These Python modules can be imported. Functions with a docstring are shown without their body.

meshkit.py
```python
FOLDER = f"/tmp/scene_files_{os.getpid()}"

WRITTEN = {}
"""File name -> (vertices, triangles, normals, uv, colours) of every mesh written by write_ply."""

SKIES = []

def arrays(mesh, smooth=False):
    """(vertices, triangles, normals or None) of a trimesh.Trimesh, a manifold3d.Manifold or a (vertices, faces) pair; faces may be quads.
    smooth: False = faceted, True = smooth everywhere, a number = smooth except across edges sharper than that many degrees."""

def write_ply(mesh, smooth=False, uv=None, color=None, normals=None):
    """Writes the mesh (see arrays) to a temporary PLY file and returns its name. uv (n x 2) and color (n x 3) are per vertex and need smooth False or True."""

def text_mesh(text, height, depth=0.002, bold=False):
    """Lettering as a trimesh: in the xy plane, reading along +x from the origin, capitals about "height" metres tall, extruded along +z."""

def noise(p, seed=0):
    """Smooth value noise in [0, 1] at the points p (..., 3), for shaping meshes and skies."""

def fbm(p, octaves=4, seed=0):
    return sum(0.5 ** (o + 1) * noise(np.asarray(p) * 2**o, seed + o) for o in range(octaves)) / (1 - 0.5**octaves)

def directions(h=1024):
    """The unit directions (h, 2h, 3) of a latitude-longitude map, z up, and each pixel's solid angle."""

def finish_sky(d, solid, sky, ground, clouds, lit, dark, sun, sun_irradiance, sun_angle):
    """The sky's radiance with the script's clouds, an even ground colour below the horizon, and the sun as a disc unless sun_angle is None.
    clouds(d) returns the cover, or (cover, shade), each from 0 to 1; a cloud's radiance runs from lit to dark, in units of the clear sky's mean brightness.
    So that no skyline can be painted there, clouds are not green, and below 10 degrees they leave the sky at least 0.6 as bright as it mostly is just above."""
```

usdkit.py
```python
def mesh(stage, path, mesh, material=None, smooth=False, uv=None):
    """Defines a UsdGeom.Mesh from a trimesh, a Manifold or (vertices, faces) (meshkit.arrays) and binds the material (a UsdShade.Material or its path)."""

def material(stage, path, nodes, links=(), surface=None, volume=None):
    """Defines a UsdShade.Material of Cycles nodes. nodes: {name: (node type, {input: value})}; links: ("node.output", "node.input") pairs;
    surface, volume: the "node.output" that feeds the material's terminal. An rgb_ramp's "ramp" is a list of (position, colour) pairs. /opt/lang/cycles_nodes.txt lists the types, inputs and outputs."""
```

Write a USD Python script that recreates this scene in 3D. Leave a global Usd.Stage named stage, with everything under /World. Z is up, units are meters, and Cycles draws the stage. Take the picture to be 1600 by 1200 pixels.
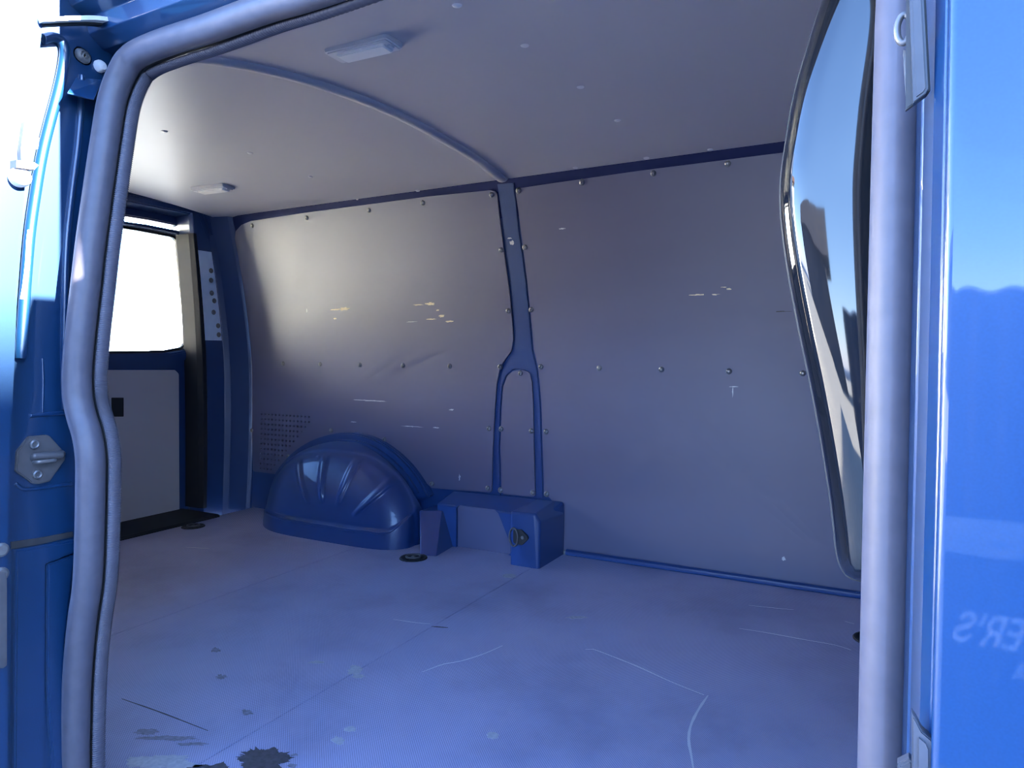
import math, random
import numpy as np
import trimesh, usdkit, meshkit
import manifold3d as m3
from shapely.geometry import Polygon, LineString, Point, box as sbox
from shapely import affinity
from pxr import Usd, UsdGeom, UsdLux, UsdShade, Gf, Sdf

random.seed(7)
rng = np.random.default_rng(7)
stage = Usd.Stage.CreateInMemory()
UsdGeom.SetStageUpAxis(stage, 'Z')
UsdGeom.SetStageMetersPerUnit(stage, 1.0)
world = UsdGeom.Xform.Define(stage, '/World')
stage.SetDefaultPrim(world.GetPrim())
UsdGeom.Scope.Define(stage, '/World/Looks')

# ------------------------------------------------------------------ camera
# x = towards the front of the van, y = towards its left side, z = up, z 0 = load floor
FPX = 1100.0
YAW, PITCH = math.radians(28.5), math.atan2(47, 1100.0)
EYE = np.array([0.0, -1.40, 0.70])
FW = np.array([-math.sin(YAW) * math.cos(PITCH), math.cos(YAW) * math.cos(PITCH), -math.sin(PITCH)])
RT = np.array([math.cos(YAW), math.sin(YAW), 0.0])
UP = np.cross(RT, FW)
cam = UsdGeom.Camera.Define(stage, '/World/camera')
cam.CreateHorizontalApertureAttr(36.0)
cam.CreateVerticalApertureAttr(27.0)
cam.CreateFocalLengthAttr(36.0 * FPX / 1600.0)
cam.CreateClippingRangeAttr(Gf.Vec2f(0.02, 500.0))
cam.CreateExposureAttr(0.62)
mtx = Gf.Matrix4d(*RT, 0, *UP, 0, *(-FW), 0, *EYE, 1)
UsdGeom.Xformable(cam).AddTransformOp().Set(mtx)

# ------------------------------------------------------------------ sky and sun
SUN_EL, SUN_AZ = math.radians(27.0), math.radians(0.8)   # azimuth from +x towards +y
sun_dir = np.array([math.cos(SUN_EL) * math.cos(SUN_AZ), math.cos(SUN_EL) * math.sin(SUN_AZ), math.sin(SUN_EL)])
sky_mat = usdkit.material(stage, '/World/Looks/sky', {
    'sky': ('sky_texture', {'sky_type': 'multiple_scattering', 'sun_disc': False, 'sun_elevation': SUN_EL,
                            'sun_rotation': math.pi / 2 - SUN_AZ, 'altitude': 100.0, 'aerosol_density': 0.8}),
    'tint': ('mix', {'mix_type': 'multiply', 'fac': 1.0, 'color2': (.90, .95, 1.13)}),
    'bg': ('background_shader', {'strength': 0.80}),
}, [('sky.color', 'tint.color1'), ('tint.color', 'bg.color')], surface='bg.background')
dome = UsdLux.DomeLight.Define(stage, '/World/sky_dome')
dome.CreateIntensityAttr(1.0)
UsdShade.MaterialBindingAPI.Apply(dome.GetPrim()).Bind(sky_mat)
sun = UsdLux.DistantLight.Define(stage, '/World/sun')
sun.CreateIntensityAttr(22.0)
sun.CreateAngleAttr(0.53)
sun.CreateNormalizeAttr(True)
sun.CreateColorAttr(Gf.Vec3f(1.0, 0.95, 0.86))
zc = Gf.Vec3d(*map(float, sun_dir))
UsdGeom.Xformable(sun).AddTransformOp().Set(Gf.Matrix4d(1).SetRotate(Gf.Rotation(Gf.Vec3d(0, 0, 1), zc)))

# ------------------------------------------------------------------ helpers
def YW(z):                                    # inner face of the left wall
    z = np.asarray(z, float)
    return np.where(z < .62, .87 - .03 * ((z - .62) / .62) ** 2, .87 - .10 * (np.maximum(z - .62, 0) / .66) ** 1.6)
def CZ(y):                                    # underside of the headliner
    return 1.348 - .10 * (np.asarray(y, float) - .12) ** 2
def YO(z):                                    # plane of the side door opening
    return -.82 + .10 * (np.maximum(np.asarray(z, float) - .65, 0) / .6) ** 1.5
def TB(z):                                    # how far the body side leans in above the waist
    return .10 * (np.maximum(np.asarray(z, float) - .65, 0) / .6) ** 1.5

def sight(px, py):
    return FW + RT * (px - 800) / FPX + UP * (600 - py) / FPX
def meet(px, py, g, t1=6.0):                  # where the line of sight of a photographed point meets a real surface
    d = sight(px, py)
    t = np.linspace(.15, t1, 300)
    v = np.array([float(g(EYE + d * a)) for a in t])
    k = np.nonzero(v[:-1] * v[1:] <= 0)[0]
    if not len(k):
        raise ValueError((px, py))
    a, b, s = t[k[0]], t[k[0] + 1], v[k[0]]
    for _ in range(30):
        m = (a + b) / 2
        if float(g(EYE + d * m)) * s > 0: a = m
        else: b = m
    return EYE + d * a
on_wall = lambda px, py: meet(px, py, lambda p: p[1] - YW(p[2]))
on_ceil = lambda px, py: meet(px, py, lambda p: p[2] - CZ(p[1]))
on_floor = lambda px, py: meet(px, py, lambda p: p[2])
on_open = lambda px, py: meet(px, py, lambda p: p[1] - YO(p[2]))
on_x = lambda px, py, x: meet(px, py, lambda p: p[0] - x)
on_y = lambda px, py, y: meet(px, py, lambda p: p[1] - y)

names = {}
def path_for(name, parent):
    base = str(parent.GetPath()) if parent is not None else '/World'
    k = (base, name)
    n = names.get(k, 0)
    names[k] = n + 1
    return f'{base}/{name}' if n == 0 else f'{base}/{name}_{n:03d}'
def tag(p, label=None, cat=None, group=None, kind=None):
    for k, v in (('label', label), ('category', cat), ('group', group), ('kind', kind)):
        if v: p.SetCustomDataByKey(k, v)
    return p
def thing(name, label, cat, kind=None, group=None, at=(0, 0, 0)):
    x = UsdGeom.Xform.Define(stage, path_for(name, None))
    if any(at): x.AddTranslateOp().Set(Gf.Vec3d(*map(float, at)))
    return tag(x.GetPrim(), label, cat, group, kind)
def part(name, mesh, mat, parent=None, smooth=30, label=None, kind=None):
    p = usdkit.mesh(stage, path_for(name, parent), mesh, mat, smooth=smooth).GetPrim()
    return tag(p, label, None, None, kind)
def top(name, mesh, mat, label, cat, smooth=30, kind=None, group=None):
    return tag(usdkit.mesh(stage, path_for(name, None), mesh, mat, smooth=smooth).GetPrim(), label, cat, group, kind)

def tm(v, f): return trimesh.Trimesh(np.asarray(v, float), np.asarray(f, int), process=False)
def cat_(ms): return trimesh.util.concatenate(ms)
def man_tm(m):
    k = m.to_mesh()
    return tm(k.vert_properties[:, :3], k.tri_verts)
def cross(poly):
    polys = getattr(poly, 'geoms', [poly])
    loops = []
    for g in polys:
        loops.append(np.array(g.exterior.coords)[:-1]); loops += [np.array(i.coords)[:-1] for i in g.interiors]
    return m3.CrossSection([l.tolist() for l in loops], m3.FillRule.EvenOdd)
def slab(poly, t, refine=None, warp=None, bevel=0.0):      # polygon in (a, b) extruded along c; warp maps (n,3) -> (n,3)
    if bevel:
        steps = [(0, 0.0), (t - bevel, 0.0), (t - .3 * bevel, .3 * bevel), (t, bevel)]
        m = m3.Manifold()
        ms = []
        z0 = 0
        ms.append(m3.Manifold.extrude(cross(poly), t - bevel))
        for k in range(3):
            a, b = (0, .25, .6, 1)[k], (0, .25, .6, 1)[k + 1]
            ins = bevel * (1 - math.sqrt(max(0, 1 - b * b))) if b < 1 else bevel * .95
            q = poly.buffer(-ins * .9, join_style=1)
            if q.is_empty: break
            ms.append(m3.Manifold.extrude(cross(q), bevel * (b - a) + 1e-5).translate([0, 0, t - bevel + bevel * a - 1e-5]))
        m = m3.Manifold.batch_boolean(ms, m3.OpType.Add)
    else:
        m = m3.Manifold.extrude(cross(poly), t)
    if refine: m = m.refine_to_length(refine)
    if warp: m = m.warp_batch(lambda p: np.ascontiguousarray(warp(np.array(p))))
    return man_tm(m)
def wall_warp(off):           # (x, z, t) -> left wall, t towards the inside
    return lambda p: np.stack([p[:, 0], YW(p[:, 1]) - off - p[:, 2], p[:, 1]], 1)
def x_warp(x0, s=1):          # (y, z, t) -> plane x = x0, t towards +x
    return lambda p: np.stack([x0 + p[:, 2] * s, p[:, 0], p[:, 1]], 1)
def z_warp(z0):
    return lambda p: np.stack([p[:, 0], p[:, 1], z0 + p[:, 2]], 1)
def rnd(poly, r, q=6):
    return poly.buffer(-r, quad_segs=q).buffer(2 * r, quad_segs=q).buffer(-r, quad_segs=q)
def bx(x0, x1, y0, y1, z0, z1, r=0.0):
    m = m3.Manifold.cube([x1 - x0, y1 - y0, z1 - z0]).translate([x0, y0, z0])
    if r:
        s = m3.Manifold.sphere(r, 16)
        pts = [[x, y, z] for x in (x0 + r, x1 - r) for y in (y0 + r, y1 - r) for z in (z0 + r, z1 - r)]
        m = m3.Manifold.batch_hull([s.translate(p) for p in pts])
    return man_tm(m)
def hull(pts, r=.004):
    s = m3.Manifold.sphere(r, 10)
    return man_tm(m3.Manifold.batch_hull([s.translate(list(map(float, p))) for p in pts]))
def smooth_path(p, n=8, closed=False):
    p = np.asarray(p, float)
    q = np.vstack([p[-1:], p, p[:2]]) if closed else np.vstack([2 * p[0] - p[1], p, 2 * p[-1] - p[-2]])
    out = []
    for i in range(1, len(q) - 2):
        for t in np.linspace(0, 1, n, endpoint=False):
            a, b, c, d = q[i - 1:i + 3]
            out.append(.5 * (2 * b + (c - a) * t + (2 * a - 5 * b + 4 * c - d) * t * t + (3 * b - a - 3 * c + d) * t ** 3))
    if not closed: out.append(p[-1])
    return np.array(out)
def sweep(path, prof, out=(0, -1, 0), closed=False, scale=None):   # prof (k,2): first axis in-plane normal, second axis "out"
    path = np.asarray(path, float); out = np.asarray(out, float)
    n, k = len(path), len(prof)
    if closed: tan = np.roll(path, -1, 0) - np.roll(path, 1, 0)
    else: tan = np.gradient(path, axis=0)
    tan /= np.linalg.norm(tan, axis=1, keepdims=True)
    side = np.cross(tan, out); side /= np.linalg.norm(side, axis=1, keepdims=True)
    o = np.cross(side, tan)
    sc = np.ones(n) if scale is None else np.asarray(scale)
    v = (path[:, None] + (side[:, None] * prof[None, :, :1] + o[:, None] * prof[None, :, 1:]) * sc[:, None, None]).reshape(-1, 3)
    f = []
    for i in range(n if closed else n - 1):
        j = (i + 1) % n
        for a in range(k):
            b = (a + 1) % k
            f += [[i * k + a, j * k + a, j * k + b], [i * k + a, j * k + b, i * k + b]]
    if not closed:
        f += [[0, a + 1, a] for a in range(1, k - 1)] + [[(n - 1) * k, (n - 1) * k + a, (n - 1) * k + a + 1] for a in range(1, k - 1)]
    m = tm(v, f)
    m.fix_normals()
    return m
def circ(r, k=16, sx=1.0, sy=1.0, c=(0, 0)):
    a = np.linspace(0, 2 * np.pi, k, endpoint=False)
    return np.stack([c[0] + r * sx * np.cos(a), c[1] + r * sy * np.sin(a)], 1)
def lathe(prof, seg=20):      # (r, h) about +z
    a = np.linspace(0, 2 * np.pi, seg, endpoint=False)
    prof = np.asarray(prof, float)
    v = np.stack([prof[:, None, 0] * np.cos(a), prof[:, None, 0] * np.sin(a), np.repeat(prof[:, 1:2], seg, 1)], 2).reshape(-1, 3)
    f = []
    for i in range(len(prof) - 1):
        for j in range(seg):
            k = (j + 1) % seg
            f += [[i * seg + j, i * seg + k, (i + 1) * seg + k], [i * seg + j, (i + 1) * seg + k, (i + 1) * seg + j]]
    return tm(v, f)
def aim(mesh, at, axis, spin=0.0):
    z = np.asarray(axis, float); z = z / np.linalg.norm(z)
    x = np.cross([0, 0, 1.0] if abs(z[2]) < .9 else [0, 1.0, 0], z); x /= np.linalg.norm(x)
    y = np.cross(z, x)
    if spin: x, y = x * math.cos(spin) + y * math.sin(spin), y * math.cos(spin) - x * math.sin(spin)
    m = mesh.copy()
    T = np.eye(4); T[:3, 0], T[:3, 1], T[:3, 2], T[:3, 3] = x, y, z, at
    m.apply_transform(T)
    return m
def grid_mesh(P, flip=False):
    n, m = P.shape[:2]
    i = np.arange(n * m).reshape(n, m)
    q = np.stack([i[:-1, :-1], i[1:, :-1], i[1:, 1:], i[:-1, 1:]], -1).reshape(-1, 4)
    if flip: q = q[:, ::-1]
    return tm(P.reshape(-1, 3), np.vstack([q[:, [0, 1, 2]], q[:, [0, 2, 3]]]))

# ------------------------------------------------------------------ materials
def simple(name, color, rough=.5, metal=0.0, coat=0.0, spec=.5, **kw):
    return usdkit.material(stage, f'/World/Looks/{name}', {'p': ('principled_bsdf', dict(base_color=color, roughness=rough, metallic=metal, coat_weight=coat, coat_roughness=.03, specular_ior_level=spec, **kw))}, surface='p.BSDF')
def noisy(name, c1, c2, scale, rough=.5, coat=0.0, bump=0.0, bscale=400.0, spec=.5, metal=0.0, stretch=(1, 1, 1), detail=4):
    nodes = {'g': ('geometry', {}), 'm': ('mapping', {'scale': stretch}), 'n': ('noise_texture', {'scale': scale, 'detail': detail}),
             'r': ('rgb_ramp', {'ramp': [(.3, c1), (.7, c2)]}),
             'p': ('principled_bsdf', dict(roughness=rough, coat_weight=coat, coat_roughness=.03, specular_ior_level=spec, metallic=metal))}
    links = [('g.position', 'm.vector'), ('m.vector', 'n.vector'), ('n.fac', 'r.fac'), ('r.color', 'p.base_color')]
    if bump:
        nodes['n2'] = ('noise_texture', {'scale': bscale, 'detail': 2}); nodes['b'] = ('bump', {'strength': bump, 'distance': .001})
        links += [('g.position', 'n2.vector'), ('n2.fac', 'b.height'), ('b.normal', 'p.normal')]
    return usdkit.material(stage, f'/World/Looks/{name}', nodes, links, surface='p.BSDF')
PAINT = noisy('blue_paint', (.002, .025, .076), (.003, .029, .088), 600, rough=.38, coat=1.0, metal=.25)
PAINT_IN = noisy('blue_paint_inside', (.009, .034, .125), (.011, .039, .142), 300, rough=.40, coat=.45)
LINING = noisy('grey_lining', (.080, .080, .142), (.088, .088, .154), 2.0, rough=.42, bump=.05, bscale=700, spec=.6, stretch=(.4, 1, 3))
HEAD = noisy('headliner_grey', (.41, .395, .43), (.425, .41, .445), 3.0, rough=.40, bump=.04, bscale=900, spec=.6)
RUBBER = noisy('grey_rubber', (.068, .064, .082), (.082, .077, .098), 60, rough=.45, spec=.4)
DARKRUB = simple('dark_rubber', (.025, .025, .028), .55)
BLACKGLOSS = simple('black_gloss', (.006, .006, .007), .035, coat=.6)
BLACKPLAST = simple('black_plastic', (.02, .02, .022), .6, spec=.25)
STEEL = noisy('dull_steel', (.12, .115, .12), (.17, .165, .165), 80, rough=.42, metal=.5)
DARKSTEEL = noisy('dark_steel', (.07, .066, .072), (.09, .085, .09), 50, rough=.5, metal=.3)
RIVET = simple('rivet_steel', (.22, .22, .23), .30, metal=.6)
CEILSCREW = simple('pale_screw', (.62, .60, .62), .35)
WHITEPL = simple('white_plastic', (.60, .58, .60), .4)
LENS = simple('lamp_lens', (.80, .78, .78), .28)
PRIMER = noisy('pale_blue_film', (.50, .62, .80), (.58, .70, .86), 24, rough=.25, coat=.5)
WOODCHIP = simple('bare_wood', (.62, .52, .36), .8)
RAIL_SHADE = simple('shaded_rail_blue', (.010, .016, .075), .7, spec=.12)  # inside blue darkened and dulled: shade under the headliner edge put into the colour
WEATHER = simple('weatherstrip', (.022, .022, .027), .75, spec=.2)
PALESCR = simple('pale_scratch', (.42, .43, .47), .7)
DARKMARK = noisy('dark_stain', (.018, .016, .02), (.05, .045, .055), 90, rough=.6)
DIRT = noisy('grey_dirt', (.10, .095, .12), (.18, .175, .23), 120, rough=.6)
SCUFF = noisy('pale_scuff', (.25, .26, .29), (.34, .34, .37), 120, rough=.7)
STEELBRIGHT = simple('bright_strip', (.75, .74, .72), .3, metal=.3)
GREYPL = noisy('grey_plastic', (.045, .045, .055), (.055, .055, .065), 90, rough=.4)

def floor_material():
    nodes = {'g': ('geometry', {}), 's': ('separate_xyz', {}),
             'mx': ('math', {'math_type': 'multiply', 'value2': 2 * math.pi / .0052}), 'my': ('math', {'math_type': 'multiply', 'value2': 2 * math.pi / .0052}),
             'sx': ('math', {'math_type': 'sine'}), 'sy': ('math', {'math_type': 'sine'}),
             'pr': ('math', {'math_type': 'multiply'}), 'mr': ('map_range', {'from_min': -1.0, 'from_max': 1.0, 'to_min': 0.0, 'to_max': 1.0}),
             'r': ('rgb_ramp', {'ramp': [(.25, (.185, .185, .285)), (.6, (.255, .255, .385)), (.95, (.335, .335, .49))]}),
             'n': ('noise_texture', {'scale': 2.6, 'detail': 6, 'roughness': .6}),
             'r2': ('rgb_ramp', {'ramp': [(.30, (.74, .74, .76)), (.5, (1, 1, 1)), (.72, (1.12, 1.12, 1.10))]}),
             'mix': ('mix', {'mix_type': 'multiply', 'fac': 1.0}),
             'b': ('bump', {'strength': .35, 'distance': .0006}),
             'p': ('principled_bsdf', {'roughness': .52, 'specular_ior_level': .5})}
    links = [('g.position', 's.vector'), ('s.x', 'mx.value1'), ('s.y', 'my.value1'), ('mx.value', 'sx.value1'), ('my.value', 'sy.value1'),
             ('sx.value', 'pr.value1'), ('sy.value', 'pr.value2'), ('pr.value', 'mr.value'), ('mr.result', 'r.fac'), ('g.position', 'n.vector'), ('n.fac', 'r2.fac'),
             ('r.color', 'mix.color1'), ('r2.color', 'mix.color2'), ('mix.color', 'p.base_color'), ('pr.value', 'b.height'), ('b.normal', 'p.normal')]
    return usdkit.material(stage, '/World/Looks/floor_board', nodes, links, surface='p.BSDF')
FLOOR = floor_material()
PANE = usdkit.material(stage, '/World/Looks/window_glass', {'t': ('transparent_bsdf', {'color': (.93, .95, .94)}), 'g': ('glossy_bsdf', {'roughness': .0, 'color': (1, 1, 1)}),
        'f': ('fresnel', {'IOR': 1.45}), 'm': ('mix_closure', {})}, [('f.fac', 'm.fac'), ('t.BSDF', 'm.closure1'), ('g.BSDF', 'm.closure2')], surface='m.closure')

# ================================================================== FLOOR
floor = thing('floor', 'grey fine-ribbed anti-slip load floor of three boards', 'floor', 'structure')
for x0, x1 in ((-2.56, -1.70), (-1.6975, -1.031), (-1.0295, .60)):
    part('floor_board', slab(sbox(x0, -.80, x1, .845), .014, warp=z_warp(-.014), bevel=.001), FLOOR, floor)
part('floor_plate', slab(sbox(-2.60, -.81, .60, .86), .02, warp=z_warp(-.036)), PAINT_IN, floor, label='blue metal floor under the boards')

def ribbon(pts, w, z=.0006):                     # a thin worn line lying on the floor
    pts = [on_floor(*p)[:2] for p in pts]
    l = LineString(smooth_path(np.array([[*p, 0] for p in pts]), 8)[:, :2])
    n = max(3, int(l.length / .02))
    left, right = [], []
    for k in range(n + 1):
        a = l.interpolate(k / n, True); b = l.interpolate(min(1, (k + .5) / n), True); c = l.interpolate(max(0, (k - .5) / n), True)
        d = np.array([b.x - c.x, b.y - c.y]); d /= np.linalg.norm(d) + 1e-9
        ww = w * (.35 + .65 * math.sin(math.pi * min(1, max(0, k / n)) ** .8)) * (.7 + .6 * rng.random()) / 2 + .0003
        left.append((a.x - d[1] * ww, a.y + d[0] * ww)); right.append((a.x + d[1] * ww, a.y - d[0] * ww))
    return slab(Polygon(left + right[::-1]).buffer(0), .0004, warp=z_warp(z - .0004))
for pts, w, m, nm in (
        ([(915, 1015), (925, 1014), (950, 1023), (1000, 1043), (1050, 1066), (1100, 1086)], .0032, PALESCR, 'scratch'),
        ([(1106, 1087), (1092, 1108), (1080, 1132), (1076, 1155), (1080, 1180), (1084, 1205)], .0050, PALESCR, 'scratch'),
        ([(660, 1050), (692, 1038), (720, 1033), (755, 1022), (785, 1009)], .0032, PALESCR, 'scratch'),
        ([(1155, 982), (1200, 989), (1260, 1000), (1305, 1008), (1330, 1016)], .0035, PALESCR, 'scratch'),
        ([(1170, 946), (1200, 949), (1240, 953)], .0028, PALESCR, 'scratch'),
        ([(1320, 971), (1335, 975)], .003, PALESCR, 'scratch'),
        ([(615, 968), (650, 973), (672, 975)], .003, PALESCR, 'scratch'),
        ([(674, 979), (700, 981)], .004, DARKMARK, 'scratch'),
        ([(190, 1092), (250, 1113), (325, 1142)], .0022, DARKMARK, 'scratch'),
        ([(290, 855), (326, 857)], .004, PALESCR, 'scratch')):
    part(nm, ribbon(pts, w), m, floor, smooth=False)
def blot(px, py, rx, ry, seed, ang=0.0, rough=.35, n=60, z=.0008, spikes=0.0):
    c = on_floor(px, py); ex = on_floor(px + rx, py) - c; ey = on_floor(px, py + ry) - c
    a = np.linspace(0, 2 * np.pi, n, endpoint=False)
    nz = meshkit.fbm(np.stack([np.cos(a) * 2.2, np.sin(a) * 2.2, np.full(n, seed * 3.7)], 1), 4, seed)
    r = 1 + rough * (nz - .5) * 2
    if spikes: r += spikes * (np.random.default_rng(seed).random(n) ** 4)
    q = c[:2] + np.outer(np.cos(a) * r, ex[:2]) + np.outer(np.sin(a) * r, ey[:2])
    return slab(Polygon(q).buffer(0), .0004, warp=z_warp(z - .0004))
for a in ((412, 1188, 36, 20, 3), (330, 1206, 34, 12, 4)):
    part('oil_stain', blot(*a, rough=.5, spikes=.35, n=120), DARKMARK, floor, smooth=False)
for a in ((228, 1144, 16, 4, 5), (262, 1154, 38, 3, 6), (386, 1114, 8, 4, 8), (337, 1016, 6, 3, 9), (345, 1058, 7, 3, 10), (300, 1163, 20, 2, 12), (460, 1180, 5, 2, 13), (456, 1197, 6, 3, 14)):
    part('dirt_mark', blot(*a, rough=.6, spikes=.5), DIRT, floor, smooth=False)
for a in ((528, 1157, 9, 6, 21), (546, 1140, 9, 4, 22), (555, 1048, 12, 8, 23), (770, 1150, 9, 5, 24), (796, 900, 10, 3, 25), (250, 1190, 50, 12, 26), (902, 965, 14, 2, 27), (560, 1057, 8, 3, 28), (495, 1035, 12, 2, 29)):
    part('scuff_mark', blot(*a, rough=.6, spikes=.3), SCUFF, floor, smooth=False)

# ================================================================== LEFT WALL
wall = thing('wall_left', 'left inner side wall of blue sheet metal with grey screwed lining panels', 'wall', 'structure')
skin_poly = sbox(-2.80, -.03, .60, 1.335)
part('body_side', slab(skin_poly.difference(sbox(-3, 1.265, 1, 1.4)), .012, refine=.09, warp=wall_warp(-.012)), PAINT_IN, wall, label='blue painted inner body side')
def wp(pts):
    return [tuple(on_wall(*p)[[0, 2]]) for p in pts]
PTS_REAR = [(368, 385), (371, 362), (380, 352), (395, 346), (480, 333), (579, 320), (670, 308), (768, 298), (778, 300), (783, 345), (790, 400), (797, 450), (802, 500), (804, 530), (801, 548), (791, 562), (783, 575), (778, 600), (775, 640), (772, 700), (770, 769), (730, 766), (677, 762), (666, 752), (647, 728), (625, 706), (600, 689), (575, 680), (547, 676), (522, 680), (494, 690), (469, 705), (450, 725), (440, 741), (398, 736), (397, 700), (395, 645), (390, 590), (385, 540), (380, 490), (374, 430)]
PTS_FRONT = [(807, 296), (860, 288), (1000, 268), (1222, 240)]
def rivet_mesh():
    return lathe([(.0001, .0045), (.0026, .0045), (.0028, .003), (.0034, .0048), (.0055, .0040), (.0072, .0024), (.0082, 0.0), (.0095, 0), (.0095, -.001)][::1], 12)
RV = rivet_mesh(); RV.apply_scale(1.2); RV.invert()
def wall_rivets(panel, pts, off):
    for px, py in pts:
        p = on_wall(px, py)
        e = .01
        n = np.array([0, -1.0, float(YW(p[2] + e) - YW(p[2] - e)) / (2 * e)])
        part('rivet', aim(RV, p + np.array([0, -off, 0]), n), RIVET, panel, smooth=40)
TH = .007
rear_poly = rnd(Polygon(wp(PTS_REAR)).buffer(0), .012)
holes = []
o = on_wall(411.5, 647); ex = on_wall(485.5, 650.7); ey = on_wall(414, 732)
dx, dz = (ex[0] - o[0]) / 13, (ey[2] - o[2]) / 11
counts = (14, 14, 13, 12, 11, 10, 9, 8, 7, 6, 5, 4)
for r_, c_ in enumerate(counts):
    for k in range(c_):
        holes.append(Point(o[0] + dx * k, o[2] + dz * r_).buffer(.0052, quad_segs=2))
perf = rear_poly
from shapely import union_all
perf = rear_poly.difference(union_all(holes))
lp = part('lining_panel', slab(perf, TH, refine=.09, warp=wall_warp(.003)), LINING, wall, label='grey rear lining panel with a patch of small punched holes', smooth=25)
part('hole_shade', slab(sbox(o[0] - .03, ey[2] - .02, ex[0] + .03, o[2] + .02).intersection(rear_poly), .002, refine=.09, warp=wall_warp(.0)), BLACKPLAST, lp)  # black sheet stands in for the shade behind the punched holes
wall_rivets(lp, [(397, 353), (482, 341), (579, 329), (663, 318), (770, 305), (370, 424), (380, 496), (389, 567), (445, 568), (503, 569), (565, 570), (632, 571), (705, 572), (783, 573), (785, 391), (796, 486), (766, 669), (764, 762), (677, 755), (603, 686), (520, 672), (453, 713), (396, 672)], TH + .003)
fork = rnd(Polygon(wp([(786, 771), (784, 700), (786, 640), (788, 605), (794, 588), (803, 580), (818, 578), (829, 582), (833, 597), (835, 640), (836, 700), (838, 776)])).buffer(0), .012)
lf = part('lining_panel', slab(fork, TH, refine=.09, warp=wall_warp(.003)), LINING, wall, label='narrow grey lining panel between the two legs of the blue pillar', smooth=25)
wall_rivets(lf, [(785, 670), (832, 673), (784, 765), (834, 769), (815, 583)], TH + .003)
pf = wp(PTS_FRONT)
slope = (pf[-1][1] - pf[0][1]) / (pf[-1][0] - pf[0][0])
front_pts = pf + [(.45, pf[-1][1]), (.45, .035)] + wp([(1365, 941 - 8), (1222, 912 + 12), (1094, 905), (982, 887 - 1), (880, 868), (871, 866), (869, 790), (862, 778), (852, 771), (850, 700), (848, 630), (843, 575), (836, 545), (832, 500), (826, 440), (816, 360)])
front_poly = rnd(Polygon(front_pts).buffer(0), .008)
lfr = part('lining_panel', slab(front_poly, TH, refine=.09, warp=wall_warp(.003)), LINING, wall, label='large grey front lining panel right of the blue pillar', smooth=25)
wall_rivets(lfr, [(812, 299), (911, 286), (1022, 272), (1138, 257), (822, 387), (832, 484), (847, 573), (938, 575), (1035, 577), (1140, 580), (1255, 583), (855, 674), (856, 771), (884, 862), (982, 875), (1094, 894), (1222, 913), (1360, 932)], TH + .003)
# pillar: slightly proud pressed panel that forks at its foot
pil_poly = Polygon(wp([(778, 288), (786, 345), (793, 400), (800, 450), (805, 500), (807, 530), (804, 550), (795, 563), (787, 576), (782, 600), (779, 640), (776, 700), (773, 772), (783, 774), (781, 700), (783, 640), (786, 603), (793, 585), (803, 577), (818, 575), (830, 579), (836, 597), (838, 640), (839, 700), (841, 778), (849, 778), (847, 700), (845, 630), (840, 577), (833, 548), (829, 500), (823, 440), (812, 360), (804, 286)])).buffer(0)
part('pillar', slab(rnd(pil_poly, .002), .0065, refine=.08, warp=wall_warp(.0), bevel=.003), PAINT_IN, wall, label='blue roof pillar that forks into two legs')
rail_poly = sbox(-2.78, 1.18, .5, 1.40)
part('roof_rail', slab(rail_poly, .004, refine=.09, warp=wall_warp(-.003)), RAIL_SHADE, wall, label='blue rail along the top of the wall with shade put into its colour')
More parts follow.
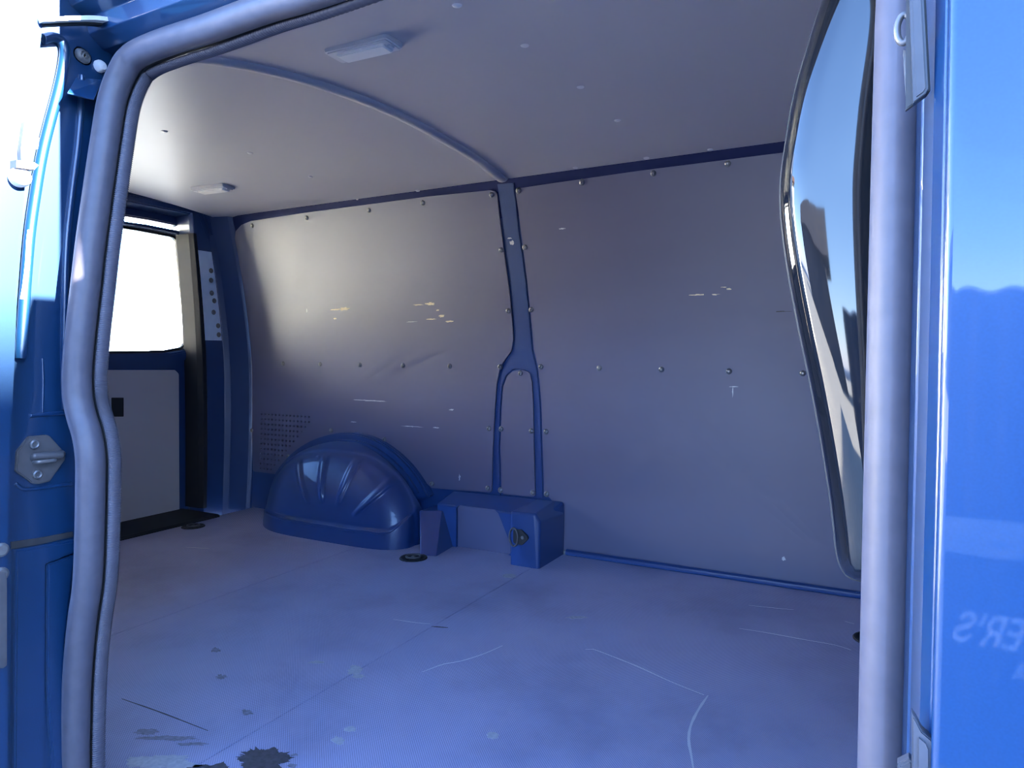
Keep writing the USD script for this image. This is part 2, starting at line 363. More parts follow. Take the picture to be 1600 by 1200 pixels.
part('floor_rail', sweep([[-.99, .822, .010], [.5, .822, .010]], circ(.011, 12, 1.0, 1.0), out=(0, -1, 0)), PAINT_IN, wall, label='blue metal ledge along the foot of the wall')
def wall_mark(px, py, w, h, seed, mat, panel, nm):
    c = on_wall(px, py); n = 26
    a = np.linspace(0, 2 * np.pi, n, endpoint=False)
    r = .55 + .9 * np.random.default_rng(seed).random(n)
    ew = on_wall(px + w / 2, py)[0] - c[0]; eh = on_wall(px, py - h / 2)[2] - c[2]
    q = Polygon(np.stack([c[0] + ew * np.cos(a) * r, c[2] + eh * np.sin(a) * r], 1)).buffer(0)
    part(nm, slab(q, .0005, warp=wall_warp(TH + .0028)), mat, panel, smooth=False)
for k, (px, py, w, h) in enumerate(((540, 483, 15, 4.5), (527, 484, 14, 2), (674, 475, 13, 4), (656, 476.5, 14, 1.4), (693, 494, 8, 4), (705, 502.5, 11, 2.6), (676, 499, 14, 2), (526, 498, 4, 2.5), (686, 485, 5, 2))):
    wall_mark(px, py, w, h, 40 + k, WOODCHIP, lp, 'paint_chip')
for k, (px, py, w, h) in enumerate(((482, 486, 2, 7), (586, 626, 34, 2), (570, 625, 30, 1.2), (645, 666, 30, 1.5), (684, 668, 8, 2), (708, 640, 7, 2), (720, 745, 3, 8), (646, 503, 14, 1.2), (555, 659, 8, 1.4))):
    wall_mark(px, py, w, h, 70 + k, PALESCR, lp, 'scratch')
for k, (px, py, w, h) in enumerate(((1092, 461, 26, 2.2), (1112, 461, 22, 2), (1132, 449, 10, 1.4), (1140, 452, 6, 3))):
    wall_mark(px, py, w, h, 90 + k, WOODCHIP, lfr, 'paint_chip')
for k, (px, py, w, h) in enumerate(((880, 358, 9, 2), (1225, 872, 5, 6), (1148, 604, 12, 1.5), (1146, 612, 2, 14), (1218, 487, 34, 1.5))):
    wall_mark(px, py, w, h, 100 + k, PALESCR if k < 4 else DARKMARK, lfr, 'scratch')
for k, (px, py, w, h) in enumerate(((798, 373, 7, 2), (802, 380, 6, 7))):
    c = on_wall(px, py)
    wall_mark(px, py, w, h, 120 + k, PALESCR, lp, 'scratch')

# ================================================================== CEILING
ceil = thing('ceiling', 'light grey arched headliner with small screws', 'ceiling', 'structure')
xs = np.linspace(-2.645, .60, 32); ys = np.linspace(-.78, .79, 40)
X, Yg = np.meshgrid(xs, ys, indexing='ij')
sagk = np.clip((-2.50 - X) / .145, 0, 1) ** 2 * .012
Zg = CZ(Yg) - sagk
low = np.stack([X, Yg, Zg], -1); upg = np.stack([X, Yg, Zg + .03], -1)
part('headliner', cat_([grid_mesh(low, True), grid_mesh(upg)]), HEAD, ceil, smooth=True)
bow_px = [(786, 281), (745, 249), (700, 221), (650, 193), (600, 169), (550, 149), (500, 132), (450, 117), (400, 105), (350, 96), (290, 88)]
bow = smooth_path([on_ceil(*p) + [0, 0, .003] for p in bow_px], 6)
part('roof_bow', sweep(bow, circ(.023, 20, 1.0, .55), out=(0, 0, -1)), HEAD, ceil, smooth=True, label='rounded grey bow across the headliner')
SC = lathe([(.0001, .0035), (.005, .0032), (.008, .0018), (.0095, 0), (.0095, -.001)], 12); SC.invert()
for px, py in [(257, 205), (391, 239), (485, 276), (965, 188), (907, 136), (820, 71), (714, 8), (653, 298), (560, 312), (466, 327), (393, 339), (899, 262), (1010, 247), (1110, 234)]:
    p = on_ceil(px, py)
    part('screw', aim(SC, p, (0, 0, -1)), CEILSCREW, ceil, smooth=40)

def dome_lamp(a, b, wd, label):
    a, b = on_ceil(*a), on_ceil(*b)
    c = (a + b) / 2; d = b - a; L = np.linalg.norm(d[:2]); ang = math.atan2(d[1], d[0])
    t = thing('ceiling_lamp', label, 'lamp', group='ceiling lamps of the load space', at=c)
    def place(m):
        m = m.copy(); T = trimesh.transformations.rotation_matrix(ang, [0, 0, 1]); m.apply_transform(T); return m
    out = rnd(sbox(-L / 2, -wd / 2, L / 2, wd / 2), .010)
    hs = slab(out, .014, warp=lambda p: np.stack([p[:, 0], -p[:, 1], .002 - p[:, 2]], 1), bevel=.007)
    part('housing', place(hs), WHITEPL, t)
    ln = slab(rnd(sbox(-L / 2 + .026, -wd / 2 + .012, L / 2 - .018, wd / 2 - .012), .006), .007, warp=lambda p: np.stack([p[:, 0], -p[:, 1], -.0115 - p[:, 2]], 1), bevel=.003)
    part('lens', place(ln), LENS, t)
    part('switch', place(bx(L / 2 - .016, L / 2 - .008, -.008, .008, -.0155, -.011, .0018)), WHITEPL, t)
    return t
dome_lamp((519, 84), (618, 60), .062, 'white oblong ceiling lamp near the door, in front of the roof bow')
dome_lamp((306, 296), (359, 290), .062, 'white oblong ceiling lamp far back near the rear window')

# ================================================================== REAR WALL (tailgate seen from inside)
rear = thing('wall_rear', 'blue tailgate frame and rear corner post with grey trim panel', 'tailgate', 'structure')
XR = -2.78
def ry(pts): return [tuple(on_x(px, py, XR)[[1, 2]]) for px, py in pts]
win_r = ry([(278, 369), (283, 374), (288, 430), (295, 490), (296, 538), (288, 546), (262, 551), (230, 552)])
win_half = Polygon([(-.02, 1.20)] + ry([(163, 347), (230, 358)]) + win_r + ry([(150, 553)]) + [(-.02, .70)])
win_hole = rnd(Polygon([(-.55, 1.196)] + ry([(163, 347), (220, 356), (272, 366)]) + win_r + ry([(150, 553)]) + [(-.55, .70)]).buffer(0), .02)
slit = rnd(Polygon([(-.50, 1.228)] + ry([(165, 333), (230, 343), (275, 352), (281, 356), (280, 361), (230, 351), (165, 342)]) + [(-.50, 1.206)]).buffer(0), .003)
frame_poly = Polygon([(-.80, -.05), (.70, -.05), (.70, .7), (.68, 1.2), (.66, 1.40), (-.80, 1.40)]).difference(win_hole).difference(slit)
part('tailgate_frame', slab(frame_poly, .05, warp=x_warp(XR - .05), bevel=.004), PAINT_IN, rear, label='blue inner frame of the tailgate')
ring = win_hole.buffer(.045, quad_segs=8).difference(win_hole.buffer(.002)).difference(slit.buffer(.004))
part('window_surround', slab(ring, .022, warp=x_warp(XR - .002), bevel=.010), PAINT_IN, rear, label='raised blue surround of the rear window')
gk = win_hole.difference(win_hole.buffer(-.010))
part('window_gasket', slab(gk, .012, warp=x_warp(XR - .03)), DARKRUB, rear)
trim = rnd(Polygon([(-.6, .64)] + ry([(147, 578), (272, 578), (278, 584), (279, 800), (274, 812), (240, 822), (150, 845)]) + [(-.6, .03)]).buffer(0), .012)
part('trim_panel', slab(trim, .008, warp=x_warp(XR + .0), bevel=.003), HEAD, rear, label='dark grey lower trim panel of the tailgate')
lc = Polygon(ry([(173, 622), (190, 622), (190, 650), (173, 650)])).buffer(.002)
part('latch_recess', slab(lc, .003, warp=x_warp(XR + .0075)), BLACKPLAST, rear)
part('sill', bx(-2.80, -2.535, -.80, .64, -.03, .012, .008), BLACKPLAST, rear, label='dark tailgate sill step')
# corner post: plan curve lifted up the height, leaning like the wall
def post(plan, z0, z1, mat, nm, label=None, rr=None):
    poly = Polygon(plan).buffer(0)
    poly = rnd(poly, rr) if rr else poly
    w = lambda p: np.stack([p[:, 0], p[:, 1] + (YW(p[:, 2] + z0) - .87) * np.clip((p[:, 1] - .55) / .3, 0, 1), p[:, 2] + z0], 1)
    return part(nm, slab(poly, z1 - z0, refine=.07, warp=w), mat, rear, label=label)
post([(-2.575, .90), (-2.575, .864), (-2.588, .850), (-2.650, .800), (-2.668, .780), (-2.668, .682), (-2.664, .674), (-2.690, .668), (-2.76, .672), (-2.82, .69), (-2.82, .90)], -.03, 1.40, PAINT_IN, 'corner_post', 'blue rear corner post', .008)
def cover(z0, z1, mat, nm, label):
    plan = [(-2.6575, .722), (-2.6525, .652), (-2.6505, .652), (-2.6555, .722)]
    post([(-2.672, .774), (-2.672, .684), (-2.664, .684), (-2.664, .774)], z0, z1, mat, nm, label)
header = Polygon([(-.80, 1.252)] + ry([(165, 318), (281, 340)]) + [(.70, 1.20), (.80, 1.19), (.80, 1.36), (-.80, 1.36)]).buffer(0)
part('roof_header', slab(header, .125, warp=x_warp(XR - .0), bevel=.03), PAINT_IN, rear, label='blue roof header above the rear window')
post([(-2.672, .694), (-2.6625, .682), (-2.662, .664), (-2.69, .656), (-2.776, .656), (-2.776, .694)], .02, 1.22, WEATHER, 'weatherstrip', 'dark weatherstrip beside the rear window', .004)
cover(.76, 1.15, PRIMER, 'pillar_film', 'pale blue film over the opening in the rear corner post')
for k, (px, py) in enumerate(((330, 423), (330, 438), (331, 458), (335, 470), (334, 488), (341, 509), (342, 523))):
    p = on_x(px, py, -2.6635)
    part('film_bolt', aim(RV, p, (1, 0, 0)), RIVET, rear, smooth=40)

w1 = thing('window_1', 'clear tailgate window full of daylight', 'window', 'structure')
part('pane', slab(win_hole.buffer(.03), .004, warp=x_warp(XR - .040)), PANE, w1)
part('upper_pane', slab(slit.buffer(.008), .004, warp=x_warp(XR - .046)), PANE, w1)

# ================================================================== WHEEL ARCH
arch = thing('wheel_arch', 'shiny blue pressed-steel wheel arch housing rising from the floor', 'wheel arch')
base0, base1 = on_floor(402, 830), on_floor(640, 863)
crown = on_wall(547, 677)
XC, AW, HW, YF = -1.985, .425, crown[2] - .025, .565
nu, nv = 220, 130
uu = np.sin(np.linspace(-np.pi / 2, np.pi / 2, nu)) * .9995
U, V = np.meshgrid(uu, np.linspace(0, 1, nv), indexing='ij')
Hx = HW * (1 - np.abs(U) ** 2.1) ** .52
zz = V * Hx
rho = np.clip(np.abs(U) ** 2.6 + (zz / HW) ** 2.4, 0, 1) ** (1 / 2.5)
dep = .262 * np.clip(1 - rho ** 4.6, 0, 1) ** .5
dep = dep * (1 - .20 * np.clip((zz - .08) / .26, 0, 1) ** 1.5)            # the face leans back towards the top
th_ = np.arctan2(zz / HW, U)
rib = sum(np.exp(-((th_ - a0) / w0) ** 4) for a0, w0 in ((.80, .045), (1.28, .05), (1.72, .05), (2.10, .045)))
dep += .011 * rib * np.clip((rho - .40) / .10, 0, 1) * np.clip((.90 - rho) / .06, 0, 1)
dep -= .010 * np.exp(-((rho - .905) / .022) ** 2)                        # groove inside the rim
ledge_z = lambda u: .062 + .075 * np.clip((u - .60) / .30, 0, 1) ** 2.2
t_ = np.clip((ledge_z(U) - zz) / .016 + .5, 0, 1)
dep += .016 * t_ * t_ * (3 - 2 * t_) * np.clip((1 - rho) / .12, 0, 1)
SHX = .115
xx = XC + AW * U + SHX * dep / .26
yy = np.minimum(YW(zz) - .012, .838) - dep
part('housing', grid_mesh(np.stack([xx, yy, zz], -1), False), PAINT_IN, arch, smooth=True)
def face_at(u, z):
    k = int(np.argmin(np.abs(uu - u))); m = int(np.argmin(np.abs(zz[k] - z)))
    return np.array([xx[k, m], yy[k, m], zz[k, m]])
lp_ = [face_at(u, ledge_z(u) - .004) for u in np.linspace(-.80, .86, 40)]
part('ledge_bead', sweep(smooth_path(np.array(lp_)[::3], 5), circ(.0052, 12), out=(0, -1, 0)), PAINT_IN, arch, smooth=True, label='rolled bead along the lower ledge of the arch')
# wide flange running over the arch on the wall
flp = np.array([on_wall(*p) for p in [(440, 742), (450, 726), (469, 706), (494, 690), (520, 681), (547, 677), (575, 680), (600, 689.5), (625, 706), (647, 727), (664, 750), (676, 772)]])
flp = smooth_path(flp, 4)
fl_in = []
for k in range(len(flp)):
    c = np.array([XC, 0.02]); d = flp[k][[0, 2]] - c
    fl_in.append(c + d * .86)
fl_poly = rnd(Polygon([tuple(p[[0, 2]]) for p in flp] + [tuple(p) for p in fl_in[::-1]]).buffer(.006), .006)
part('flange', slab(fl_poly, .055, refine=.06, warp=wall_warp(.001), bevel=.03), PAINT_IN, arch, smooth=40, label='broad blue rim around the top of the arch')
rim = smooth_path(np.array([[c_[0], float(YW(c_[1])) - .056, c_[1]] for c_ in [np.array([XC - .01, .02]) + (p[[0, 2]] - np.array([XC - .01, .02])) * .90 for p in flp[2:-2]]]), 2)
part('rim_bead', sweep(rim, circ(.0045, 10), out=(0, -1, 0)), PAINT_IN, arch, smooth=True, label='thin bead inside the rim of the arch')
# gusset on the right flank
g0, g1, g2, g3 = on_y(658, 800, .70), on_y(690, 801, .72), on_floor(659, 867), on_floor(681, 868)
GUSSET = (hull([g0, g1, g2, g3, g0 + [0, .12, 0], g1 + [-.01, .08, 0], g2 + [0, .2, 0], g3 + [-.02, .14, 0]], .006))
for px, py in ((669, 832), (681, 832), (672, 812), (690, 808)):
    p = on_y(px, py, .655)
ribs_done = True

# ================================================================== SIDE BOX beside the arch
sbx = thing('side_box', 'low blue steel box along the wall between wheel arch and large panel', 'box')
part('gusset', GUSSET, PAINT_IN, sbx, label='small sloping blue gusset next to the wheel arch')
topL, topR = on_wall(677, 762), on_wall(862, 779)
ztf, ztb = on_y(820, 800, .640)[2], on_y(720, 789, .734)[2]
xb0, xb1 = -1.46, -1.004
back = .832
yface, ypost = .722, .630
prof = lambda x0, x1, yf, z1, lip: hull([(x0, back, 0), (x1, back, 0), (x0, back, z1 + lip), (x1, back, z1 + lip), (x0, yf, z1 - .012), (x1, yf, z1 - .012), (x0, yf, 0), (x1, yf, 0)], .008)
hole_b = rnd(Polygon([(px_[0], px_[2]) for px_ in [on_y(*q, yface) for q in [(712, 793), (716, 790), (772, 797), (778, 802), (797, 850), (797, 866), (792, 868), (716, 860), (712, 855)]]]).buffer(0), .008)
body = m3.Manifold.batch_hull([m3.Manifold.sphere(.010, 16).translate(list(map(float, p))) for p in [(xb0, back, 0), (xb1 - .012, back, 0), (xb0, back, topL[2] - .01), (xb1 - .012, back, topR[2] - .012), (xb0, yface + .012, ztb - .010), (xb1 - .03, yface + .012, ztb - .010), (xb0, yface + .012, 0), (xb1 - .03, yface + .012, 0)]])
cut = m3.Manifold.extrude(cross(hole_b), .04).warp_batch(lambda p: np.ascontiguousarray(np.stack([np.array(p)[:, 0], yface + .022 - np.array(p)[:, 2], np.array(p)[:, 1]], 1)))
part('body', man_tm(body - cut), PAINT_IN, sbx)
part('cover_panel', slab(hole_b.buffer(-.0015), .010, warp=lambda p: np.stack([p[:, 0], yface + .021 - p[:, 2], p[:, 1]], 1), bevel=.002), LINING, sbx, label='grey cover panel with a slanted right edge')
pa, pb = on_floor(800, 886), on_floor(837, 889)
xl = pa[0] - .01
epts = [(xl, ypost + .012, -.0), (xb1 - .010, ypost + .012, 0), (xl, ypost + .012, ztf - .012), (xb1 - .022, ypost + .016, ztf - .012), (xb1 - .011, ypost + .020, ztf - .030), (xl, .822, topR[2] - .012), (xb1 - .04, .822, topR[2] - .012), (xb1 - .011, .822, topR[2] - .045), (xl, .822, 0), (xb1 - .011, .822, 0)]
part('end_post', man_tm(m3.Manifold.batch_hull([m3.Manifold.sphere(.011, 18).translate(list(map(float, p))) for p in epts])), PAINT_IN, sbx, smooth=45, label='blue rounded end post of the box')
# lashing eye on the end post
ec = on_y(814, 839, ypost)
eye_poly = rnd(Polygon([(-.030, -.022), (-.030, .022), (.0, .026), (.024, .006), (.024, -.004), (.002, -.026)]), .006)
part('eye_plate', slab(eye_poly, .006, warp=lambda p: np.stack([ec[0] + .004 + p[:, 0], ypost - .0005 - p[:, 2], ec[2] + p[:, 1]], 1), bevel=.002), BLACKPLAST, sbx, label='black lashing plate')
a = np.linspace(0, 2 * np.pi, 40, endpoint=False)
part('lashing_ring', sweep(np.stack([ec[0] - .022 + .016 * np.cos(a), np.full(40, ypost - .010), ec[2] - .001 + .030 * np.sin(a)], 1), circ(.0032, 10), closed=True), DARKSTEEL, sbx, smooth=True, label='steel ring of the lashing plate')
part('eye_bolt', aim(lathe([(.0001, .004), (.005, .004), (.0065, .002), (.0065, 0)], 12), [ec[0] + .010, ypost - .0065, ec[2] + .001], (0, -1, 0)), STEEL, sbx)
for px, py, rx in ((772, 771, .003), (778, 770, .0025)):
    pass

# ================================================================== LASHING CUPS in the floor
def lashing(px, py, r, label):
    c = on_floor(px, py)
    t = thing('lashing_cup', label, 'lashing point', group='lashing cups in the load floor', at=(c[0], c[1], 0.0))
    part('cup_rim', lathe([(r * .80, .0015), (r * .86, .004), (r * .95, .004), (r, .0015), (r, .0)][::-1], 36), BLACKPLAST, t, smooth=40)
    part('cup', lathe([(.0001, .0004), (r * .62, .0006), (r * .82, .003)][::-1], 36), BLACKPLAST, t, smooth=40)
    a = np.linspace(0, 2 * np.pi, 36, endpoint=False)
    part('ring', sweep(np.stack([r * .50 * np.cos(a), r * .50 * np.sin(a), np.full(36, .0065)], 1), circ(r * .075, 10), out=(0, 0, 1), closed=True), DARKSTEEL, t, smooth=True)
    part('bolt', lathe([(.0001, .008), (r * .12, .0075), (r * .17, .005), (r * .17, .001)][::-1], 14), STEEL, t, smooth=40)
lashing(646, 872, .048, 'round black lashing cup at the front foot of the wheel arch')
lashing(302, 823, .045, 'round black lashing cup in the rear corner by the tailgate')
lashing(1366, 1000, .048, 'round black lashing cup half hidden behind the grey door seal')

# ================================================================== PARTITION bulge
YP = -.65
part_px = [(1285, 0), (1262, 75), (1241, 150), (1227, 230), (1220, 290), (1222, 350), (1233, 430), (1250, 520), (1267, 600), (1282, 680), (1295, 760), (1303, 820), (1308, 866), (1318, 892), (1334, 903), (1372, 909)]
pp = np.array([on_y(*p, YP + .030)[[0, 2]] for p in part_px])
pp[0] += (pp[0] - pp[1]) * .4
outline = smooth_path(np.array([[*p, 0] for p in pp]), 5)[:, :2]
prof_poly = Polygon([tuple(p) for p in outline] + [(.30, outline[-1][1] - .004), (.30, 1.30), (outline[0][0] + .012, 1.30)]).buffer(0)
rb = .030
ringsP = []
nP = 260
for t in np.linspace(0, np.pi / 2, 14):
    inset = rb * (1 - math.sin(t)); depth = rb * (1 - math.cos(t))
    ringsP.append((inset, YP + rb - rb * math.sin(t) if False else None))
def ring_of(ins, y):
    q = prof_poly.buffer(-ins, quad_segs=10) if ins > 0 else prof_poly
    l = LineString(np.array(q.exterior.coords)); s0 = l.project(Point(.2, .9 if False else 1.30 - ins))
    pts = np.array([l.interpolate((s0 + t * l.length) % l.length).coords[0] for t in np.linspace(0, 1, nP, endpoint=False)])
    return np.stack([pts[:, 0], np.full(nP, y), pts[:, 1]], 1)
rows = []
rows.append(ring_of(0, .20)); rows.append(ring_of(0, -.30)); rows.append(ring_of(0, YP + rb + .01))
for t in np.linspace(0, np.pi / 2, 12):
    rows.append(ring_of(rb * (1 - math.cos(t)) + 1e-5, YP + rb - rb * math.sin(t)))
for k, ins in enumerate(np.linspace(rb + .006, .12, 8)):
    rows.append(ring_of(ins, YP + .00015 * (k + 1) ** 2 * 1.0))
P = np.array(rows); P = np.concatenate([P, P[:, :1]], 1)
shell = grid_mesh(P, False)
last = rows[-1]; cen = last.mean(0)
cap = tm(np.vstack([last, cen]), [[k, (k + 1) % nP, nP] for k in range(nP)])
shell = cat_([shell, cap]); shell.merge_vertices(); shell.fix_normals()
ptn = thing('partition', 'glossy black moulded bulge of the cab partition, reflecting sky and ground', 'partition')
part('shell', shell, BLACKGLOSS, ptn, smooth=True)
part('bulkhead_sheet', bx(.42, .44, -.80, .842, .003, 1.28, .004), LINING, ptn, label='flat sheet closing the load space towards the cab')
edge_pts = np.array([[p[0] + .002, YP + rb + .004, p[1]] for p in outline[2:-1]])
part('edge_trim', sweep(edge_pts, circ(.004, 10), out=(0, -1, 0)), DARKRUB, ptn, smooth=True, label='matt dark edge trim')

# ================================================================== RIGHT WALL (body round the side door opening)
wr = thing('wall_right', 'blue right body side framing the open sliding door', 'body side', 'structure')
XJ = -1.04
def jy(pts, x=XJ): return [tuple(on_x(px, py, x)[[1, 2]]) for px, py in pts]
def leanx(x0, s=1): return x_warp(x0, s)
# rear jamb (C-pillar) -- a stepped blue pillar face looking forward
jamb_out = Polygon([(-.80, -.45), (-.955, -.45), (-.955, .62), (-.935, .80), (-.90, 1.0), (-.845, 1.22), (-.80, 1.34), (-.68, 1.34), (-.705, 1.20), (-.72, 1.12), (-.745, .98), (-.785, .80), (-.80, .64)])
part('rear_pillar', slab(jamb_out, .16, refine=.15, warp=x_warp(XJ - .16)), PAINT, wr, label='blue jamb of the rear door pillar')
seg = lambda pts: LineString([tuple(p) for p in pts])
# outer flange rib catching the sun, inner vertical ridge, shelf edges
def jamb_rib(pts, r, x=XJ, mat=PAINT, nm='jamb_rib', sx=1.0):
    q = [on_x(px, py, x) for px, py in pts]
    part(nm, sweep(smooth_path(q, 6), circ(r, 12, sx, 1.0), out=(1, 0, 0)), mat, wr, smooth=True)
jamb_rib([(66, 61), (82, 58), (95, 64), (101, 80), (98, 108), (90, 145), (78, 190), (66, 240), (56, 298), (46, 370), (38, 470), (32, 560)], .007, XJ + .004)
jamb_rib([(128, 118), (126, 170), (121, 230), (112, 300), (104, 380), (101, 480), (100, 560), (102, 640)], .0045, XJ + .001)
jamb_rib([(24, 755), (34, 763), (48, 764), (75, 761), (112, 756)], .0025, XJ)
jamb_rib([(46, 650), (60, 648), (90, 646), (113, 644)], .003, XJ)
jamb_rib([(66, 560), (67, 600), (66, 645)], .002, XJ)
slot = Polygon(jy([(17, 847), (60, 841), (112, 831), (112, 838), (60, 850), (17, 857)])).buffer(.0005)
part('shut_gap', slab(slot, .004, warp=x_warp(XJ - .002)), DARKRUB, wr)
lowpanel = rnd(Polygon(jy([(18, 858), (114, 842), (119, 860), (96, 868), (88, 872), (66, 880), (64, 1230), (15, 1230)])).buffer(0), .002)
part('lower_jamb_panel', slab(lowpanel, .010, warp=x_warp(XJ), bevel=.004), PAINT, wr, label='pressed lower panel of the rear jamb')
mid = rnd(Polygon(jy([(70, 880), (116, 864), (108, 920), (100, 1000), (98, 1230), (80, 1230), (70, 1080)])).buffer(0), .002)
part('jamb_step', slab(mid, .006, warp=x_warp(XJ), bevel=.004), PAINT, wr)
hp = Polygon(jy([(120, 123), (158, 126), (145, 150), (137, 157), (107, 146)])).buffer(.001)
part('jamb_plate', hull([on_x(120, 123, XJ), on_x(158, 126, XJ), on_x(145, 155, XJ + .032), on_x(107, 146, XJ + .032), on_x(145, 157, XJ), on_x(107, 149, XJ)], .0015), PAINT, wr, label='small raised plate at the top of the jamb')
stop = on_x(155, 104, XJ)
part('rubber_stop', aim(lathe([(.0001, .010), (.006, .009), (.009, .004), (.009, 0)][::-1], 16), stop, (1, 0, 0)), WHITEPL, wr, smooth=40)
for p_ in ((127, 86), (131, 89)):
    part('jamb_bolt', aim(RV, on_x(*p_, XJ), (1, 0, 0)), STEEL, wr, smooth=40)
# roof side rail above the opening: section in (y, z) drawn along x
rail_sec = Polygon([(-.70, 1.145), (-.755, 1.150), (-.775, 1.165), (-.780, 1.185), (-.800, 1.195), (-.815, 1.215), (-.812, 1.235), (-.79, 1.26), (-.77, 1.33), (-.70, 1.42), (-.60, 1.46), (-.60, 1.37), (-.66, 1.30)])
part('roof_side_rail', slab(rnd(rail_sec, .004), 1.9, warp=lambda p: np.stack([-1.20 + p[:, 2], p[:, 0], p[:, 1]], 1)), PAINT, wr, label='blue roof rail above the door opening')
part('roof_skin', slab(Polygon([(-.72, 1.40), (-.60, 1.445), (0, 1.47), (.60, 1.445), (.80, 1.40), (.80, 1.385), (.6, 1.425), (0, 1.45), (-.6, 1.425), (-.70, 1.39)]), 3.4, warp=lambda p: np.stack([-2.86 + p[:, 2], p[:, 0], p[:, 1]], 1)), PAINT, wr)
# outer skin behind the opening
side_sec = Polygon([(-.955, -.40), (-.955, .62), (-.935, .80), (-.90, 1.0), (-.845, 1.22), (-.77, 1.38), (-.74, 1.38), (-.80, 1.22), (-.86, 1.0), (-.90, .80), (-.925, .62), (-.925, -.40)])
part('rear_side_skin', slab(side_sec, 1.66, warp=lambda p: np.stack([-2.86 + p[:, 2], p[:, 0], p[:, 1]], 1)), PAINT, wr)
part('inner_side_skin', slab(sbox(-2.80, -.03, -1.05, 1.33), .01, refine=.1, warp=lambda p: np.stack([p[:, 0], -YW(p[:, 1]) + .05 + p[:, 2] - .01, p[:, 1]], 1)), LINING, wr)
part('side_sill', bx(-1.2, .5, -.95, -.80, -.30, -.02, .02), PAINT, wr)
# front door pillar (B-pillar): plan section lifted with lean
def rpost(plan, z0, z1, mat, nm, label=None, rr=.002):
    w = lambda p: np.stack([p[:, 0], p[:, 1] + TB(p[:, 2] + z0), p[:, 2] + z0], 1)
    return part(nm, slab(rnd(Polygon(plan), rr), z1 - z0, refine=.08, warp=w), mat, wr, label=label)
rpost([(.006, -.80), (.010, -.835), (.0125, -.868), (.0165, -.872), (.0165, -.880), (.0135, -.886), (.0175, -.925), (.0220, -.940), (.10, -.94), (.10, -.80)], -.45, 1.30, PAINT, 'front_pillar', 'blue jamb of the front door pillar', .0015)

# ================================================================== DOOR SEAL (one loop)
left_px = [(215, 90), (196, 116), (180, 160), (169, 225), (158, 300), (147, 380), (139, 450), (131, 520), (126, 580), (127, 620), (133, 650), (142, 680), (147, 715), (147, 760), (146, 820), (144, 880), (141, 920), (135, 960), (130, 1005), (126, 1060), (124, 1120), (123, 1200)]
L = [on_open(*p) for p in left_px]
up_px = [(515, -14), (420, 15), (330, 47), (258, 70)]
U = [on_open(*p) for p in up_px]
zt_ = 1.137
Rr = [np.array([-.0015, float(YO(z)), z]) for z in (.10, .35, .6, .8, .95, 1.07)]
loop = [*U, *L, np.array([-1.035, -.82, .0]), np.array([-.99, -.82, -.06]), np.array([-.5, -.82, -.075]), np.array([-.08, -.82, -.06]), np.array([-.01, -.82, 0.0]), *Rr, np.array([-.03, float(YO(1.11)), 1.115]), np.array([-.10, float(YO(1.135)), 1.135]), np.array([-.35, float(YO(1.137)), 1.137])]
loop = smooth_path(loop, 8, closed=True)
seal = thing('door_seal', 'grey rubber seal running all round the side door opening', 'door seal')
lf_ = np.clip((-loop[:, 0] - .3) / .6, 0, 1)
part('bulb', sweep(loop, circ(.0150, 24, .95, 1.0, (0, .004)), closed=True, scale=1.18 + .07 * lf_), RUBBER, seal, smooth=True)
cx_, cz_ = -.5, .55
# gripping lip on the inner side, with moulded ribs
tang = np.roll(loop, -1, 0) - np.roll(loop, 1, 0); tang /= np.linalg.norm(tang, axis=1, keepdims=True)
sd = np.cross(tang, [0, -1.0, 0]); sd /= np.linalg.norm(sd, axis=1, keepdims=True)
inward = np.sign(np.sum(sd * (np.array([cx_, 0, cz_]) - loop) * [1, 0, 1], axis=1)); sgn = 1 if np.median(inward) > 0 else -1
lipc = loop + sd * sgn * (.0085 + .0105 * lf_)[:, None] + np.array([0, .018, 0])
fine = smooth_path(lipc, 9, closed=True)
lff = np.clip((-fine[:, 0] - .3) / .5, 0, 1)
sc_ = .75 + .05 * lff + .09 * lff * np.sin(np.arange(len(fine)) * 2 * np.pi / 3)
part('grip_lip', sweep(fine, circ(.0075, 10, .72, 1.5), closed=True, scale=sc_), RUBBER, seal, smooth=True, label='ribbed inner lip of the seal')
part('foot', sweep(loop + np.array([0, .022, 0]) - sd * sgn * .004, circ(.011, 10, 1.0, .7), closed=True), DARKRUB, seal, smooth=True)

# ================================================================== SLIDING DOOR (slid back, only its leading edge in view)
sd_ = thing('sliding_door', 'leading edge of the blue sliding door, slid back and lit by the sun', 'sliding door')
XD = -1.0
edge = [on_x(px, py, XD)[1:] for px, py in [(80, -60), (68, 40), (59, 130), (52, 200), (41, 290), (33, 390), (28, 480), (23, 600), (18, 720), (15, 850), (14, 1000), (14, 1220)]]
door_poly = Polygon([tuple(p) for p in edge] + [(-1.03, edge[-1][1] - .15), (-1.03, .62), (-1.01, .8), (-.975, 1.0), (-.92, 1.25), (edge[0][0], edge[0][1] + .02)]).buffer(0)
part('door_edge', slab(door_poly, .037, warp=x_warp(XD - .037), bevel=.004), PAINT, sd_, label='blue leading edge of the door')
part('door_panel', slab(Polygon([(-1.03, -.5), (-1.03, .62), (-1.01, .8), (-.975, 1.0), (-.92, 1.25), (-.878, 1.25), (-.93, 1.0), (-.965, .8), (-.985, .62), (-.985, -.5)]), .96, warp=x_warp(XD - 1.03)), PAINT, sd_)
inner = [on_x(px, py, XD + .004) for px, py in [(78, -60), (66, 40), (57, 130), (49, 200), (38, 290), (31, 390), (26, 480)]]
